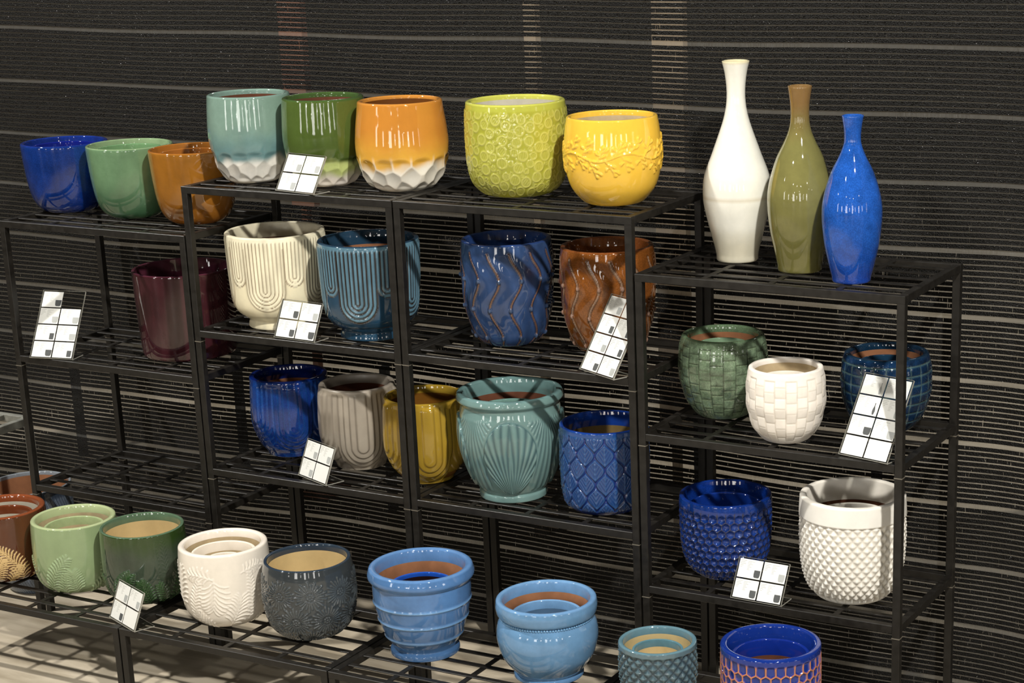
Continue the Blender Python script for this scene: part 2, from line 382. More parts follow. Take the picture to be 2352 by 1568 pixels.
def pot(name, label, loc, R, Hh, prof, mat, color, inner, relief=None, cat='pot', group=None, nseg=96, nrow=48,
        lip=.085, glaze_in=.10, rim_col=None, in_col=None, foot=None, bot_in=.05, seed=1, floor_r=None):
    """prof: outer (r/R, z/H) from the base up; relief(X,Y,h,L)->(disp, colour or None); color: rgb or fn(X,Y,h,L)"""
    root = empty(name, loc); tag(root, label, cat, group)
    L = 2*PI*R
    az = math.atan2(CAMX-loc[0], loc[1]-CAMY)
    P = spline(prof, nrow); P[:, 0] = np.maximum(P[:, 0], .01); rr = P[:, 0]*R; zz = P[:, 1]*Hh
    th = np.arange(nseg)/nseg*2*PI
    TH, RR = np.meshgrid(th, rr); _, ZZ = np.meshgrid(th, zz)
    tr = np.gradient(rr); tz = np.gradient(zz); ln = np.hypot(tr, tz)+1e-12; nr, nz = tz/ln, -tr/ln
    X = wrap((TH-az)*R, L); Y = ZZ; h = ZZ/Hh
    disp = np.zeros(X.shape); C = np.zeros(X.shape+(3,))
    C[:] = color(X, Y, h, L) if callable(color) else col(color)
    if relief is not None:
        disp, c2 = relief(X, Y, h, L)
        if c2 is not None: C = c2
    RRd = RR+disp*nr[:, None]; ZZd = ZZ+disp*nz[:, None]*sstep(.0, .06, h)
    V = [np.stack([np.sin(TH)*RRd, -np.cos(TH)*RRd, np.maximum(ZZd, 0)], -1)]; CC = [C]
    # rounded lip and the glazed top of the inside
    rt = rr[-1]; t = lip*R; cr = col(rim_col) if rim_col is not None else None
    a = np.linspace(0, PI, 7)[1:]
    lr = rt-t/2+t/2*np.cos(a); lz = Hh+.30*t*np.sin(a)
    gd = glaze_in*Hh
    ir = np.append(lr, lr[-1]-.002*R); iz = np.append(lz, Hh-gd)
    T2, R2 = np.meshgrid(th, ir); _, Z2 = np.meshgrid(th, iz)
    V.append(np.stack([np.sin(T2)*R2, -np.cos(T2)*R2, Z2], -1))
    c_l = np.repeat(C[-1:], len(ir), 0) if cr is None else np.broadcast_to(cr, (len(ir), nseg, 3))
    CC.append(np.array(c_l))
    V = np.concatenate(V); CC = np.concatenate(CC); nr_ = V.shape[0]
    i, j = np.meshgrid(np.arange(nseg), np.arange(nr_-1)); i2 = (i+1) % nseg
    Q = np.stack([j*nseg+i, j*nseg+i2, (j+1)*nseg+i2, (j+1)*nseg+i], -1).reshape(-1, 4)
    Vf = V.reshape(-1, 3); Cf = CC.reshape(-1, 3)
    # close the underside with a small ring to the centre
    cb = np.stack([np.sin(th)*.001, -np.cos(th)*.001, np.zeros(nseg)], 1); b0 = len(Vf)
    k = np.arange(nseg); k2 = (k+1) % nseg
    Q = np.concatenate([Q, np.stack([b0+k, b0+k2, k2, k], 1)])
    Vf = np.concatenate([Vf, cb]); Cf = np.concatenate([Cf, Cf[:nseg]])
    me = fast_mesh('body', Vf, Q)
    ca = me.color_attributes.new('glaze', 'FLOAT_COLOR', 'POINT')
    ca.data.foreach_set('color', np.concatenate([np.clip(Cf, 0, 1), np.ones((len(Cf), 1))], 1).astype(np.float32).ravel())
    obj('body', me, mat, root)
    # unglazed interior
    ri = np.interp(np.linspace(1-glaze_in*.96, bot_in, 14), P[:, 1], P[:, 0])*R-t*.98
    ri = np.minimum(ri, ir[-1]*1.0 if floor_r is None else 9); ri = np.maximum(ri, .004)
    ri[0] = ir[-1]-.0004
    zi = np.linspace(1-glaze_in*.96, bot_in, 14)*Hh
    ri = np.append(ri, .001); zi = np.append(zi, bot_in*Hh)
    ns = 64; ti = np.arange(ns)/ns*2*PI
    T3, R3 = np.meshgrid(ti, ri); _, Z3 = np.meshgrid(ti, zi)
    Vi = np.stack([np.sin(T3)*R3, -np.cos(T3)*R3, Z3], -1).reshape(-1, 3)
    i, j = np.meshgrid(np.arange(ns), np.arange(len(ri)-1)); i2 = (i+1) % ns
    Qi = np.stack([j*ns+i, j*ns+i2, (j+1)*ns+i2, (j+1)*ns+i], -1).reshape(-1, 4)
    obj('interior', fast_mesh('interior', Vi, Qi), inner, root)
    return root
def nested(outer_label, name, loc, R, rim_z, base_z, color, mat, inner, seed=3, lip=.10, glaze_in=.14, rim_col=None, label=None):
    Hh = rim_z-base_z
    pr = [(.5, 0), (.66, .03), (.86, .16), (.96, .4), (1, .75), (1, 1)]
    return pot(name, label, (loc[0], loc[1], base_z), R, Hh, pr, mat, color, inner, nseg=72, nrow=20, lip=lip, glaze_in=glaze_in, rim_col=rim_col)

# ---- reliefs
def facets(depth, top, dens, seed, colfn):
    def f(X, Y, h, L):
        r = np.random.default_rng(seed); C = []; row = 0; y = .004
        Hm = (Y/np.maximum(h, 1e-6)).max(); sy = .024
        while y < top*Hm:
            n = max(5, int(L/.036)); off = .5*(row % 2)
            for i in range(n): C.append(((i+off+r.uniform(-.27, .27))*L/n, y+r.uniform(-.3, .3)*sy))
            y += sy; row += 1
        bi, d, dx, dy, s2 = near(X, Y, L, C)
        m = 1-sstep(top*.82, top*1.0, h); m = m*sstep(.0, .06, h)
        disp = (-depth+depth*np.minimum((d/.019)**2, 1.25))*m
        return disp, colfn(X, Y, h, L, d, s2)
    return f
def teal_col(top_c, mid_c, wh, edge, seed):
    def f(X, Y, h, L, d, s2):
        n = vnoise(X, Y, L, .03, .03, seed)*.10-.05+vnoise(X, Y, L, .010, .02, seed+1)*.03
        t = sstep(edge-.05, edge+.05, h+n); k = sstep(edge+.05, edge+.42, h+n)
        c = mixc(np.broadcast_to(col(mid_c), X.shape+(3,)), col(top_c), k)
        return mixc(np.broadcast_to(col(wh), X.shape+(3,)), c, t)
    return f
def shells(X, Y, h, L):
    r = np.random.default_rng(5); C = []; RS = []
    Hm = .181
    for rad, tries in ((.0108, 1000), (.0082, 2200), (.0058, 3600), (.0040, 2600)):
        for _ in range(tries):
            x, y = r.uniform(0, L), r.uniform(.012, Hm*.925)
            ok = all(np.hypot((x-a+L/2) % L-L/2, y-b) > (rad+q)*.99 for (a, b), q in zip(C, RS))
            if ok: C.append((x, y)); RS.append(rad*r.uniform(.88, 1.0))
    t = np.full(X.shape, 9.); ix = np.zeros(X.shape, int)
    for k, ((a, b), q) in enumerate(zip(C, RS)):
        dd = np.hypot(wrap(X-a, L), (Y-b)*.94)/q; m = dd < t; t = np.where(m, dd, t); ix = np.where(m, k, ix)
    Ca = np.array(C); an = r.uniform(-.7, .7, len(C)); q = np.array(RS)[ix]
    dx = wrap(X-Ca[ix, 0], L)/q; dy = (Y-Ca[ix, 1])/q
    rib = np.cos((dx*np.cos(an[ix])+dy*np.sin(an[ix]))*2*PI*2.4)
    ring = np.exp(-((t-.86)/.15)**2); ins = (t < .62)
    top = 1-sstep(.93, .95, h)
    disp = (.0013*ring+.0007*(rib*.5+.5)*ins*sstep(.66, .5, t))*top
    c = mixc(np.broadcast_to(col((168, 168, 42)), X.shape+(3,)), col((198, 194, 92)), np.clip((ring+.6*ins*(rib*.5+.5))*top, 0, 1))
    return disp, mixc(c, np.broadcast_to(col((182, 184, 58)), c.shape), sstep(.93, .96, h))
def vine(X, Y, h, L):
    r = np.random.default_rng(11); seg = []; Hm = .1636; n = 19; yc = .60*Hm
    st = lambda u: yc+.007*np.sin(u*2*PI*5)
    for i in range(90):
        x0, x1 = L*i/90, L*(i+1)/90; seg.append((x0, st(i/90), x1, st((i+1)/90), .0016, .0016))
    for i in range(n):
        for side, ph in ((1, 0.), (-1, .5)):
            x = L*(i+ph)/n; y = st(x/L); ln = r.uniform(.020, .027); lean = r.uniform(.010, .017)
            mx, my = x+lean*.45, y+side*ln*.35; ex, ey = x+lean, y+side*ln
            seg += [(x, y, mx, my, .0013, .0013), (mx, my, ex, ey, .0013, .0010)]
            seg.append((ex, ey, ex+.003, ey+side*.006, .0012, .0028))
            for f, sg in ((.30, 1), (.55, -1), (.80, 1)):
                bx, by = x+(ex-x)*f, y+(ey-y)*f
                kx, ky = bx+sg*.0075+.002, by+side*.0035
                seg += [(bx, by, kx, ky, .0010, .0020), (kx, ky, kx+sg*.0020+.001, ky+side*.0030, .0026, .0020)]
    e = capsules(X, Y, L, seg)
    return .0026*e, None
def arches(big, small, yb, ys, nrep, rib, cg, cr, cbase, amp, pw):
    """nested U shaped ribs: wide arches reaching low, narrow ones between them"""
    def f(X, Y, h, L):
        P = L/nrep; xb = wrap(X+.030, P); xs = wrap(X+.030-.5*P, P)
        db = np.where(Y > yb, np.abs(xb), np.hypot(xb, Y-yb)); ds = np.where(Y > ys, np.abs(xs), np.hypot(xs, Y-ys))
        inb = db < big; ins = (~inb) & (ds < small)
        d = np.where(inb, db, ds); act = (inb | ins)
        ph = d/rib*2*PI; wv = (.5+.5*np.cos(ph))**pw; top = 1-sstep(.965, .975, h)
        disp = np.where(act, amp*(wv-1), 0)*top+np.where(act, amp*.6, 0)*top
        g = np.where(act, 1-wv, 0)*top
        edge = np.exp(-((np.minimum(np.abs(db-big), np.where(inb, 9, np.abs(ds-small))))/.0022)**2)*(h < .9)*(act | (db < big*1.1))
        c = np.broadcast_to(col(cbase), X.shape+(3,)).copy()
        c = np.where(act[..., None], mixc(np.broadcast_to(col(cr), c.shape), np.broadcast_to(col(cg), c.shape), sstep(.35, .8, g)), c)
        c = mixc(c, np.broadcast_to(col(cg), c.shape), .6*edge*(1-g))
        n = vnoise(X, Y, L, .012, .05, 4)
        return disp, c*(.86+.28*n)[..., None]
    return f
def terraces(big, yb, nrep, step, ch, cl_, depth, yoff=.03):
    def f(X, Y, h, L):
        P = L/nrep; k = np.floor((X+P/2)/P); xb = wrap(X-.05*P, P); y0 = yb+yoff*(k.astype(int) % 2)
        x = np.abs(xb); d = np.where(Y > y0, x, np.hypot(xb, Y-y0)); q = d/step; fl_ = np.floor(q); fr = q-fl_
        st = fl_+sstep(.72, 1.0, fr); top = 1-sstep(.93, .99, h)
        disp = -depth*st*np.where(d < big, 1, 1)+depth*1.5
        disp = np.clip(disp, -depth*3.2, depth*2)*top
        e = np.exp(-((fr-.86)/.16)**2)
        n = vnoise(X, Y, L, .010, .06, 9)
        c = mixc(np.broadcast_to(col(ch), X.shape+(3,)), np.broadcast_to(col(cl_), X.shape+(3,)), np.clip(e*.7*top+.55*n, 0, 1))
        return disp, c
    return f
def swirls(n, amp, base, ridge, knob, Hm, seed):
    def f(X, Y, h, L):
        seg = []; kn = []; ys = np.linspace(.02*Hm, .93*Hm, 34)
        off = lambda y: amp*np.cos((y/Hm-.67)/.28*PI)
        for i in range(n):
            x0 = L*(i+.35)/n
            for a, b in zip(ys[:-1], ys[1:]): seg.append((x0+off(a), a, x0+off(b), b, .0021, .0021))
            for j, q in enumerate((.11, .39, .67)):
                y = q*Hm; kn.append((x0+off(y), y-.001, x0+off(y), y+.001, .0042, .0042))
        e = capsules(X, Y, L, seg); k = capsules(X, Y, L, kn)
        groove = capsules(X, Y, L, [(a, b, c, d, .0046, .0046) for (a, b, c, d, _, _) in seg])
        disp = -.0008*groove+.0024*e+.0036*k
        dents = .0012*np.cos((X-off(Y))/L*n*2*PI+PI)*np.sin(h*2*PI*1.6)*(1-sstep(.85, .95, h))
        nz = vnoise(X, Y, L, .02, .03, seed); nf = vnoise(X, Y, L, .006, .012, seed+2)
        c = np.broadcast_to(col(base), X.shape+(3,))*(.62+.55*nz+.22*nf)[..., None]
        c = mixc(c, c*.45, sstep(.1, .8, groove)*(1-sstep(.1, .5, e)))
        c = mixc(c, np.broadcast_to(col(ridge), c.shape), sstep(.35, .75, e)); c = mixc(c, np.broadcast_to(col(knob), c.shape), sstep(.4, .8, k))
        return disp+dents, c
    return f
def fans(X, Y, h, L):
    n = 4; P = L/n; Hm = .2172; x = wrap(X+.004, P); k = Y/Hm
    cy = .46*Hm; a = .058; b = .079; el = (x/a)**2+((Y-cy)/b)**2
    y0 = Y-(.10*Hm); ph = np.arctan2(np.abs(x), y0+.012)
    sp = np.hypot(x, y0+.012)
    ribs = np.cos(ph*58+sp*60); m1 = sstep(1.04, .93, el)
    edge = np.exp(-((el-1.0)/.07)**2)
    x2 = wrap(X+.004-P/2, P); yy = Y-.80*Hm; ph2 = np.arctan2(x2, np.abs(yy)*.5+.025+(.8*Hm-Y)*.35)
    ribs2 = np.cos(ph2*44); m2 = sstep(1.05, 1.25, el)*sstep(.84, .80, k)*sstep(.105, .13, k)*sstep(.034, .026, np.abs(x2)*(1-.35*sstep(.3, .8, k)))
    disp = m1*(.0030+.0018*(ribs*.5+.5))+m2*(.0012*(ribs2*.5+.5))-.0012*edge*(1-m1)
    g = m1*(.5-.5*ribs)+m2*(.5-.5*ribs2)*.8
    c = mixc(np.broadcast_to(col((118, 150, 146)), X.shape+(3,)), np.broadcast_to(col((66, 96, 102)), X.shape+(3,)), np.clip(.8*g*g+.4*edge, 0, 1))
    nz = vnoise(X, Y, L, .03, .03, 3)
    return disp, c*(.9+.2*nz)[..., None]
def ogee(X, Y, h, L):
    n = 14; a = L/n; b = .060; u = X/a; v = (Y-.010)/b
    dxa, dya = u-np.round(u), v-np.round(v); wa = .25*(1+np.cos(2*PI*dya)); A = np.abs(dxa) < wa
    dxb, dyb = (u+.5)-np.round(u+.5), (v+.5)-np.round(v+.5)
    dx = np.where(A, dxa, dxb); dy = np.where(A, dya, dyb); wd = .25*(1+np.cos(2*PI*dy)); sd = (wd-np.abs(dx))
    border = sstep(.075, .02, sd); lip_ = np.exp(-((sd-.10)/.035)**2)
    mid = np.exp(-(dx/.035)**2)*(sd > .1)*(dy < .30); vein = .5+.5*np.cos((dy-np.abs(dx)*1.1)*2*PI*6.0)
    ins = sstep(.11, .15, sd)
    on = sstep(.05, .09, h)*sstep(.955, .93, h)
    disp = (-.0026*border+.0012*lip_+.0012*mid+.0010*vein*ins)*on
    g = np.clip(border+ins*(1-vein)*.6-.5*mid, 0, 1)*on+(1-on)*sstep(.10, .05, h)*.9
    c = mixc(np.broadcast_to(col((46, 88, 140)), X.shape+(3,)), np.broadcast_to(col((8, 42, 118)), X.shape+(3,)), np.clip(g, 0, 1))
    return disp, mixc(c, np.broadcast_to(col((30, 80, 146)), c.shape), sstep(.95, .98, h))
def tiles(ncol, rows, y0, y1, amp, groove, cb, cg, ce, mott, stag=True, gw=.0011, tilt=1):
    def f(X, Y, h, L):
        Hm = (Y/np.maximum(h, 1e-6)).max(); u = X/L*ncol; i = np.floor(u); fx = u-i
        v = (h-y0)/(y1-y0)*rows+(.5*(i % 2) if stag else 0); j = np.floor(v); fy = v-j
        wx = L/ncol; wy = (y1-y0)*Hm/rows
        ex = np.minimum(fx, 1-fx)*wx; ey = np.minimum(fy, 1-fy)*wy
        on = sstep(y0-.01, y0+.03, h)*sstep(y1+.02, y1, h)
        par = np.where((i+j) % 2 == 0, 1., -1.)
        g = np.maximum(np.exp(-(ex/gw)**2), np.exp(-(ey/gw)**2))*on
        disp = on*(amp*(par*.5*(1-tilt)+tilt*par*(fy-.5))-groove*g)
        top = np.exp(-((1-fy)*wy/.0022)**2)*on
        nz = vnoise(X, Y, L, .012, .010, 21); n2 = vnoise(X, Y, L, .004, .004, 22); n3 = vnoise(X, Y, L, .05, .03, 23)
        c = np.broadcast_to(col(cb), X.shape+(3,))*(1-mott+mott*(1.0*nz+.6*n2+.5*n3))[..., None]
        c = mixc(c, np.broadcast_to(col(ce), c.shape), .75*top*(1-g)); c = mixc(c, np.broadcast_to(col(cg), c.shape), .85*g)
        return disp, c
    return f
def hexgrid(L, s, y0, y1):
    n = int(round(L/(s*math.sqrt(3)))); w = L/n; C = []; r = 0; y = y0
    while y < y1:
        for i in range(n): C.append(((i+.5*(r % 2))*w, y))
        y += w*.866; r += 1
    return C, w
def hexes(s, y0, y1, depth, cin, cwall, wall, sharp):
    def f(X, Y, h, L):
        Hm = (Y/np.maximum(h, 1e-6)).max(); C, w = hexgrid(L, s, y0*Hm, y1*Hm)
        bi, d, dx, dy, s2 = near(X, Y, L, C)
        e = (s2-d)/w; on = sstep(y0-.03, y0, h)*sstep(y1+.03, y1-.01, h)
        dent = np.clip(1-(d/(w*.53))**2, 0, 1) if sharp else sstep(wall*.6, wall*1.8, e)
        disp = -depth*dent*on
        wl = sstep(wall*1.25, wall*.6, e)*on
        nz = vnoise(X, Y, L, .004, .004, 8)
        c = mixc(np.broadcast_to(col(cin), X.shape+(3,)), np.broadcast_to(col(cwall), X.shape+(3,)), wl)
        lowd = np.clip(-dy/w*1.4+.3, 0, 1)
        if sharp: c = mixc(c, np.broadcast_to(col((44, 40, 44)), c.shape), on*wl*0+.30*nz*on)
        return disp, c
    return f
def diamonds(n, rat, y0, y1, depth, ca, cb, cedge=None):
    def f(X, Y, h, L):
        Hm = (Y/np.maximum(h, 1e-6)).max(); a = L/n; b = a*rat; u = X/a; v = (Y-y0*Hm)/b
        p, q = u+v, u-v; l1 = np.maximum(np.abs(p-np.round(p)), np.abs(q-np.round(q)))*2
        on = sstep(y0-.015, y0+.01, h)*sstep(y1+.01, y1-.01, h)
        dvn = wrap((p-np.round(p))-(q-np.round(q)), 4)
        disp = -depth*l1*on
        c = mixc(np.broadcast_to(col(ca), X.shape+(3,)), np.broadcast_to(col(cb), X.shape+(3,)), sstep(.35, .98, l1)*on)
        if cedge is not None: c = mixc(c, np.broadcast_to(col(cedge), c.shape), sstep(.86, 1.0, l1)*on)
        return disp, c
    return f
def fern(segs, x, y, ang, length, width, n=9, curve=.5, w=.0016):
    """one embossed frond: curved rachis, leaflets wide at the base and closing towards the tip"""
    px, py = x, y; a = ang; st = length/n
    for k in range(n):
        nx, ny = px+math.sin(a)*st, py+math.cos(a)*st
        segs.append((px, py, nx, ny, w*.6, w*.5))
        f = (k+.5)/n; ll = width*(.55+.9*f-1.15*f*f)*1.05
        for s in (-1, 1):
            b = a+s*(.85-.45*f); c = b+s*.35; d = c+s*.40
            x1, y1 = nx+math.sin(b)*ll*.4, ny+math.cos(b)*ll*.4
            x2, y2 = x1+math.sin(c)*ll*.35, y1+math.cos(c)*ll*.35
            segs.append((nx, ny, x1, y1, w*.5, w*.85)); segs.append((x1, y1, x2, y2, w*.85, w)); segs.append((x2, y2, x2+math.sin(d)*ll*.25, y2+math.cos(d)*ll*.25, w, w*.7))
        px, py = nx, ny; a += curve/n
def ferns(spec, high, c_base, c_rel, topc=None, seed=2, w=.0016, mott=.15, edge=.45):
    def f(X, Y, h, L):
        segs = []
        for s in spec:
            x, y, a, ln, wd = s[:5]; fern(segs, x, y, a, ln, wd, n=s[5] if len(s) > 5 else 9, curve=s[6] if len(s) > 6 else .5, w=w)
        e = capsules(X, Y, L, segs); nz = vnoise(X, Y, L, .02, .06, seed)
        c = np.broadcast_to(col(c_base), X.shape+(3,))*(1-mott/2+mott*nz)[..., None]
        if topc is not None: c = mixc(c, np.broadcast_to(col(topc), c.shape), sstep(.74, 1.0, h+.12*nz))
        c = mixc(c, np.broadcast_to(col(c_rel), c.shape), sstep(edge-.15, edge+.15, e))
        return high*e, c
    return f
def fern_ring(R, Hm, seed, n=9, lo=.06, big=.5):
    r = np.random.default_rng(seed); L = 2*PI*R; out = []
    for i in range(n):
        x = L*i/n-L/2+r.uniform(-.1, .1)*L/n; tall = i % 2
        out.append((x, lo*Hm, r.uniform(-.35, .35), Hm*(big if tall else big*.62)*r.uniform(.9, 1.1), r.uniform(.030, .036), 13 if tall else 10, r.uniform(-.6, .6)))
        out.append((x+L/n*.5, lo*Hm*.6, r.uniform(-1.0, 1.0), Hm*.32, .024, 8, r.uniform(-.8, .8)))
    return out
def flowers(X, Y, h, L):
    r = np.random.default_rng(4); seg = []; Hm = .1587
    n = 9
    for row, yy in ((0, .68), (1, .34), (0, .02)):
        for i in range(n):
            cx = L*(i+.5*row)/n; cy = yy*Hm; ro = .031
            for k in range(26):
                a = 2*PI*k/26; q = ro*(1.0 if k % 2 else .82)
                seg.append((cx+.0105*math.cos(a), cy+.0105*math.sin(a), cx+q*math.cos(a), cy+q*math.sin(a), .0007, .0016))
            for k in range(7):
                a = 2*PI*k/7; rr = .0056
                seg.append((cx+rr*math.cos(a), cy+rr*math.sin(a), cx+rr*math.cos(a)+1e-4, cy+rr*math.sin(a), .0021, .0021))
            seg.append((cx, cy, cx+1e-4, cy, .0021, .0021))
    e = capsules(X, Y, L, seg)*sstep(.95, .92, h)
    nz = vnoise(X, Y, L, .05, .05, 3)
    c = mixc(np.broadcast_to(col((66, 72, 75)), X.shape+(3,)), np.broadcast_to(col((86, 93, 96)), X.shape+(3,)), sstep(.3, .8, e))
    return .0022*e, c*(.85+.3*nz)[..., None]
def rings(hs, amp, wdt, base, hi):
    def f(X, Y, h, L):
        e = sum(np.exp(-((h-q)/wdt)**2) for q in hs); n = vnoise(X, Y, L, .05, .03, 6)
        c = mixc(np.broadcast_to(col(base), X.shape+(3,)), np.broadcast_to(col(hi), X.shape+(3,)), np.clip(e*.9, 0, 1))
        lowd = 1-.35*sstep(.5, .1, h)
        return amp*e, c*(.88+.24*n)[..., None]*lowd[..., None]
    return f
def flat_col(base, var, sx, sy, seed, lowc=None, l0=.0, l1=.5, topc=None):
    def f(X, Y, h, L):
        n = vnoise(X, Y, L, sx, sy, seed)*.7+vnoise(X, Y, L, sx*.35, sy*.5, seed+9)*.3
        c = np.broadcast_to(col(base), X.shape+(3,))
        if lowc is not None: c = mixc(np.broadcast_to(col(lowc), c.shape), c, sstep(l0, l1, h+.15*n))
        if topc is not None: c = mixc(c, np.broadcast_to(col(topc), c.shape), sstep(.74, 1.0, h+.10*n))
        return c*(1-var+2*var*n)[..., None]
    return f

# ------------------------------------------------------------------ the pots
S_PR = [(.50, 0), (.60, .012), (.76, .10), (.88, .28), (.955, .58), (1, .93), (1, 1)]
F_PR = [(.58, 0), (.72, .045), (.90, .19), (1.0, .40), (1.035, .58), (1.01, .85), (.985, 1)]
O_PR = [(.62, 0), (.84, .07), (1.02, .24), (1.10, .46), (1.08, .68), (1.02, .90), (.995, 1)]
B_PR = [(.48, 0), (.68, .045), (.90, .17), (1.0, .37), (1.02, .6), (1.01, .85), (.99, 1)]
za = ZA
# top of the left unit
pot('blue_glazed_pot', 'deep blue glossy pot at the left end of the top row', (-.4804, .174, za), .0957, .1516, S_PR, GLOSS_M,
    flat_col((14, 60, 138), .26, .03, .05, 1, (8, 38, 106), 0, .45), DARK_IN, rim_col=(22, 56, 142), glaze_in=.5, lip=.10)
nested(None, 'nested_pot', (-.4804, .174), .075, za+.143, za+.010, (14, 34, 130), GLOSS, DARK_IN, label='smaller blue pot nested inside the deep blue top-row pot')
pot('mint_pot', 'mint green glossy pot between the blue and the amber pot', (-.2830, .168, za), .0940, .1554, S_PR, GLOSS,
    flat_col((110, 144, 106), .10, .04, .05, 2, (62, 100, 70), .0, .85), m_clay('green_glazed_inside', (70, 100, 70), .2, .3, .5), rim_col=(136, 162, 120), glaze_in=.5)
nested(None, 'nested_pot', (-.2830, .168), .073, za+.147, za+.010, (110, 150, 104), GLOSS, TAN, label='smaller mint pot nested inside the mint green pot')
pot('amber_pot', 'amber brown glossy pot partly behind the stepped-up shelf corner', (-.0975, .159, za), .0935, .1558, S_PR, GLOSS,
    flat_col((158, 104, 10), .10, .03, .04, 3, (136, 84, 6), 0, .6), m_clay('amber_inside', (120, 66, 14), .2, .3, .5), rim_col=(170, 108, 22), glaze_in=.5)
nested(None, 'nested_pot', (-.0975, .159), .073, za+.147, za+.010, (170, 105, 25), GLOSS, TERRA, label='smaller amber pot nested inside the amber brown pot')
# top of the middle units
pot('teal_dipped_pot', 'teal pot with white faceted base, leftmost of the three two-tone pots', (.0936, .1273, ZB), .0862, .1767, F_PR, GLOSS, (0, 0, 0), TERRA_D,
    facets(.0040, .40, 1, 31, teal_col((128, 156, 142), (106, 144, 146), (226, 222, 212), .30, 5)), nseg=240, nrow=100, rim_col=(126, 154, 142), lip=.13, glaze_in=.04)
pot('green_dipped_pot', 'leaf green pot with white faceted base behind a card holder', (.2770, .1376, ZB), .0843, .1751, F_PR, GLOSS, (0, 0, 0), TERRA_D,
    facets(.0040, .36, 1, 32, lambda X, Y, h, L, d, s2: mixc(teal_col((84, 104, 44), (78, 98, 36), (188, 200, 120), .33, 8)(X, Y, h, L, d, s2),
           np.broadcast_to(col((228, 220, 208)), X.shape+(3,)), sstep(.26, .12, h+.1*vnoise(X, Y, L, .03, .03, 2)))), nseg=240, nrow=100, rim_col=(72, 98, 48), lip=.13, glaze_in=.04)
pot('orange_dipped_pot', 'orange pot fading to a white dimpled base', (.4623, .1444, ZB), .0854, .1735, O_PR, GLOSS_S, (0, 0, 0), m_clay('orange_brown_inside', (104, 60, 20), .15, .5),
    facets(.0046, .42, 1, 33, lambda X, Y, h, L, d, s2: mixc(teal_col((202, 134, 28), (226, 172, 40), (228, 222, 208), .30, 12)(X, Y, h, L, d, s2),
           np.broadcast_to(col((232, 224, 208)), X.shape+(3,)), sstep(.006, .001, s2-d)*sstep(.45, .3, h)*.8)), nseg=260, nrow=110, rim_col=(202, 136, 38), lip=.13, glaze_in=.02)
pot('lime_pot', 'lime green pot covered in small embossed seed shapes', (.7255, .1573, ZB), .0986, .1807,
    [(.50, 0), (.70, .03), (.91, .15), (1.0, .34), (1.02, .6), (1.01, .86), (.985, 1)], GLOSS_S, (0, 0, 0), GREY_IN, shells, nseg=340, nrow=130, rim_col=(196, 196, 74), lip=.11, glaze_in=.035)
pot('yellow_pot', 'bright yellow pot with a raised leafy vine around it', (.9560, .1267, ZB), .0866, .1636,
    [(.48, 0), (.68, .04), (.92, .19), (1.04, .39), (1.075, .6), (1.04, .85), (.995, 1)], GLOSS_S, (240, 192, 26), TAN, vine, nseg=300, nrow=120, rim_col=(236, 188, 32), lip=.10, glaze_in=.05)
# vases
V_W = [(1.5, 0), (1.57, .012), (1.56, .03), (1.72, .08), (2.06, .17), (2.37, .26), (2.5, .33), (2.40, .43), (1.80, .545), (1.25, .65), (.92, .72), (.72, .79), (.68, .86), (.80, .94), (1, 1)]
V_O = [(1.8, 0), (1.87, .012), (1.88, .03), (2.1, .1), (2.5, .22), (2.72, .36), (2.6, .47), (2.0, .61), (1.35, .7), (.97, .76), (.79, .82), (.80, .9), (1, 1)]
V_B = [(1.72, 0), (1.80, .012), (1.82, .03), (2.1, .1), (2.55, .24), (2.78, .40), (2.62, .52), (2.0, .655), (1.3, .75), (.92, .81), (.76, .86), (.82, .93), (1, 1)]
def vase_white(X, Y, h, L):
    n = vnoise(X, Y, L*2.5, .05, .05, 3); c = np.broadcast_to(col((230, 228, 216)), X.shape+(3,))
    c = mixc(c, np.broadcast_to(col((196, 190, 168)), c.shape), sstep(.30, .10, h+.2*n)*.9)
    c = mixc(c, np.broadcast_to(col((196, 178, 140)), c.shape), .45*np.exp(-((h-.315-.02*n)/.006)**2))
    return mixc(c, np.broadcast_to(col((216, 206, 168)), c.shape), sstep(.985, 1, h))
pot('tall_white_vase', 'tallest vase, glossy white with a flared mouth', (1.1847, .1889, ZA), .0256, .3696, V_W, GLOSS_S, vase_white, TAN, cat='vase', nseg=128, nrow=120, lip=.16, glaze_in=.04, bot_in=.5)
pot('tall_olive_vase', 'olive green bottle vase between the white and the blue vase', (1.3323, .1440, ZA), .0219, .3338, V_O, GLOSS,
    flat_col((124, 120, 66), .10, .04, .04, 6, (108, 104, 50), .0, .5, (134, 104, 58)), TAN, cat='vase', nseg=128, nrow=110, lip=.16, glaze_in=.04, bot_in=.5)
pot('tall_blue_vase', 'shortest vase, bright cobalt blue bottle at the front', (1.4572, .0866, ZA), .0193, .2929, V_B, GLOSS_M,
    flat_col((28, 98, 190), .12, .02, .02, 7, (18, 66, 160), .0, .4), TAN, cat='vase', nseg=128, nrow=110, lip=.16, glaze_in=.04, bot_in=.5)
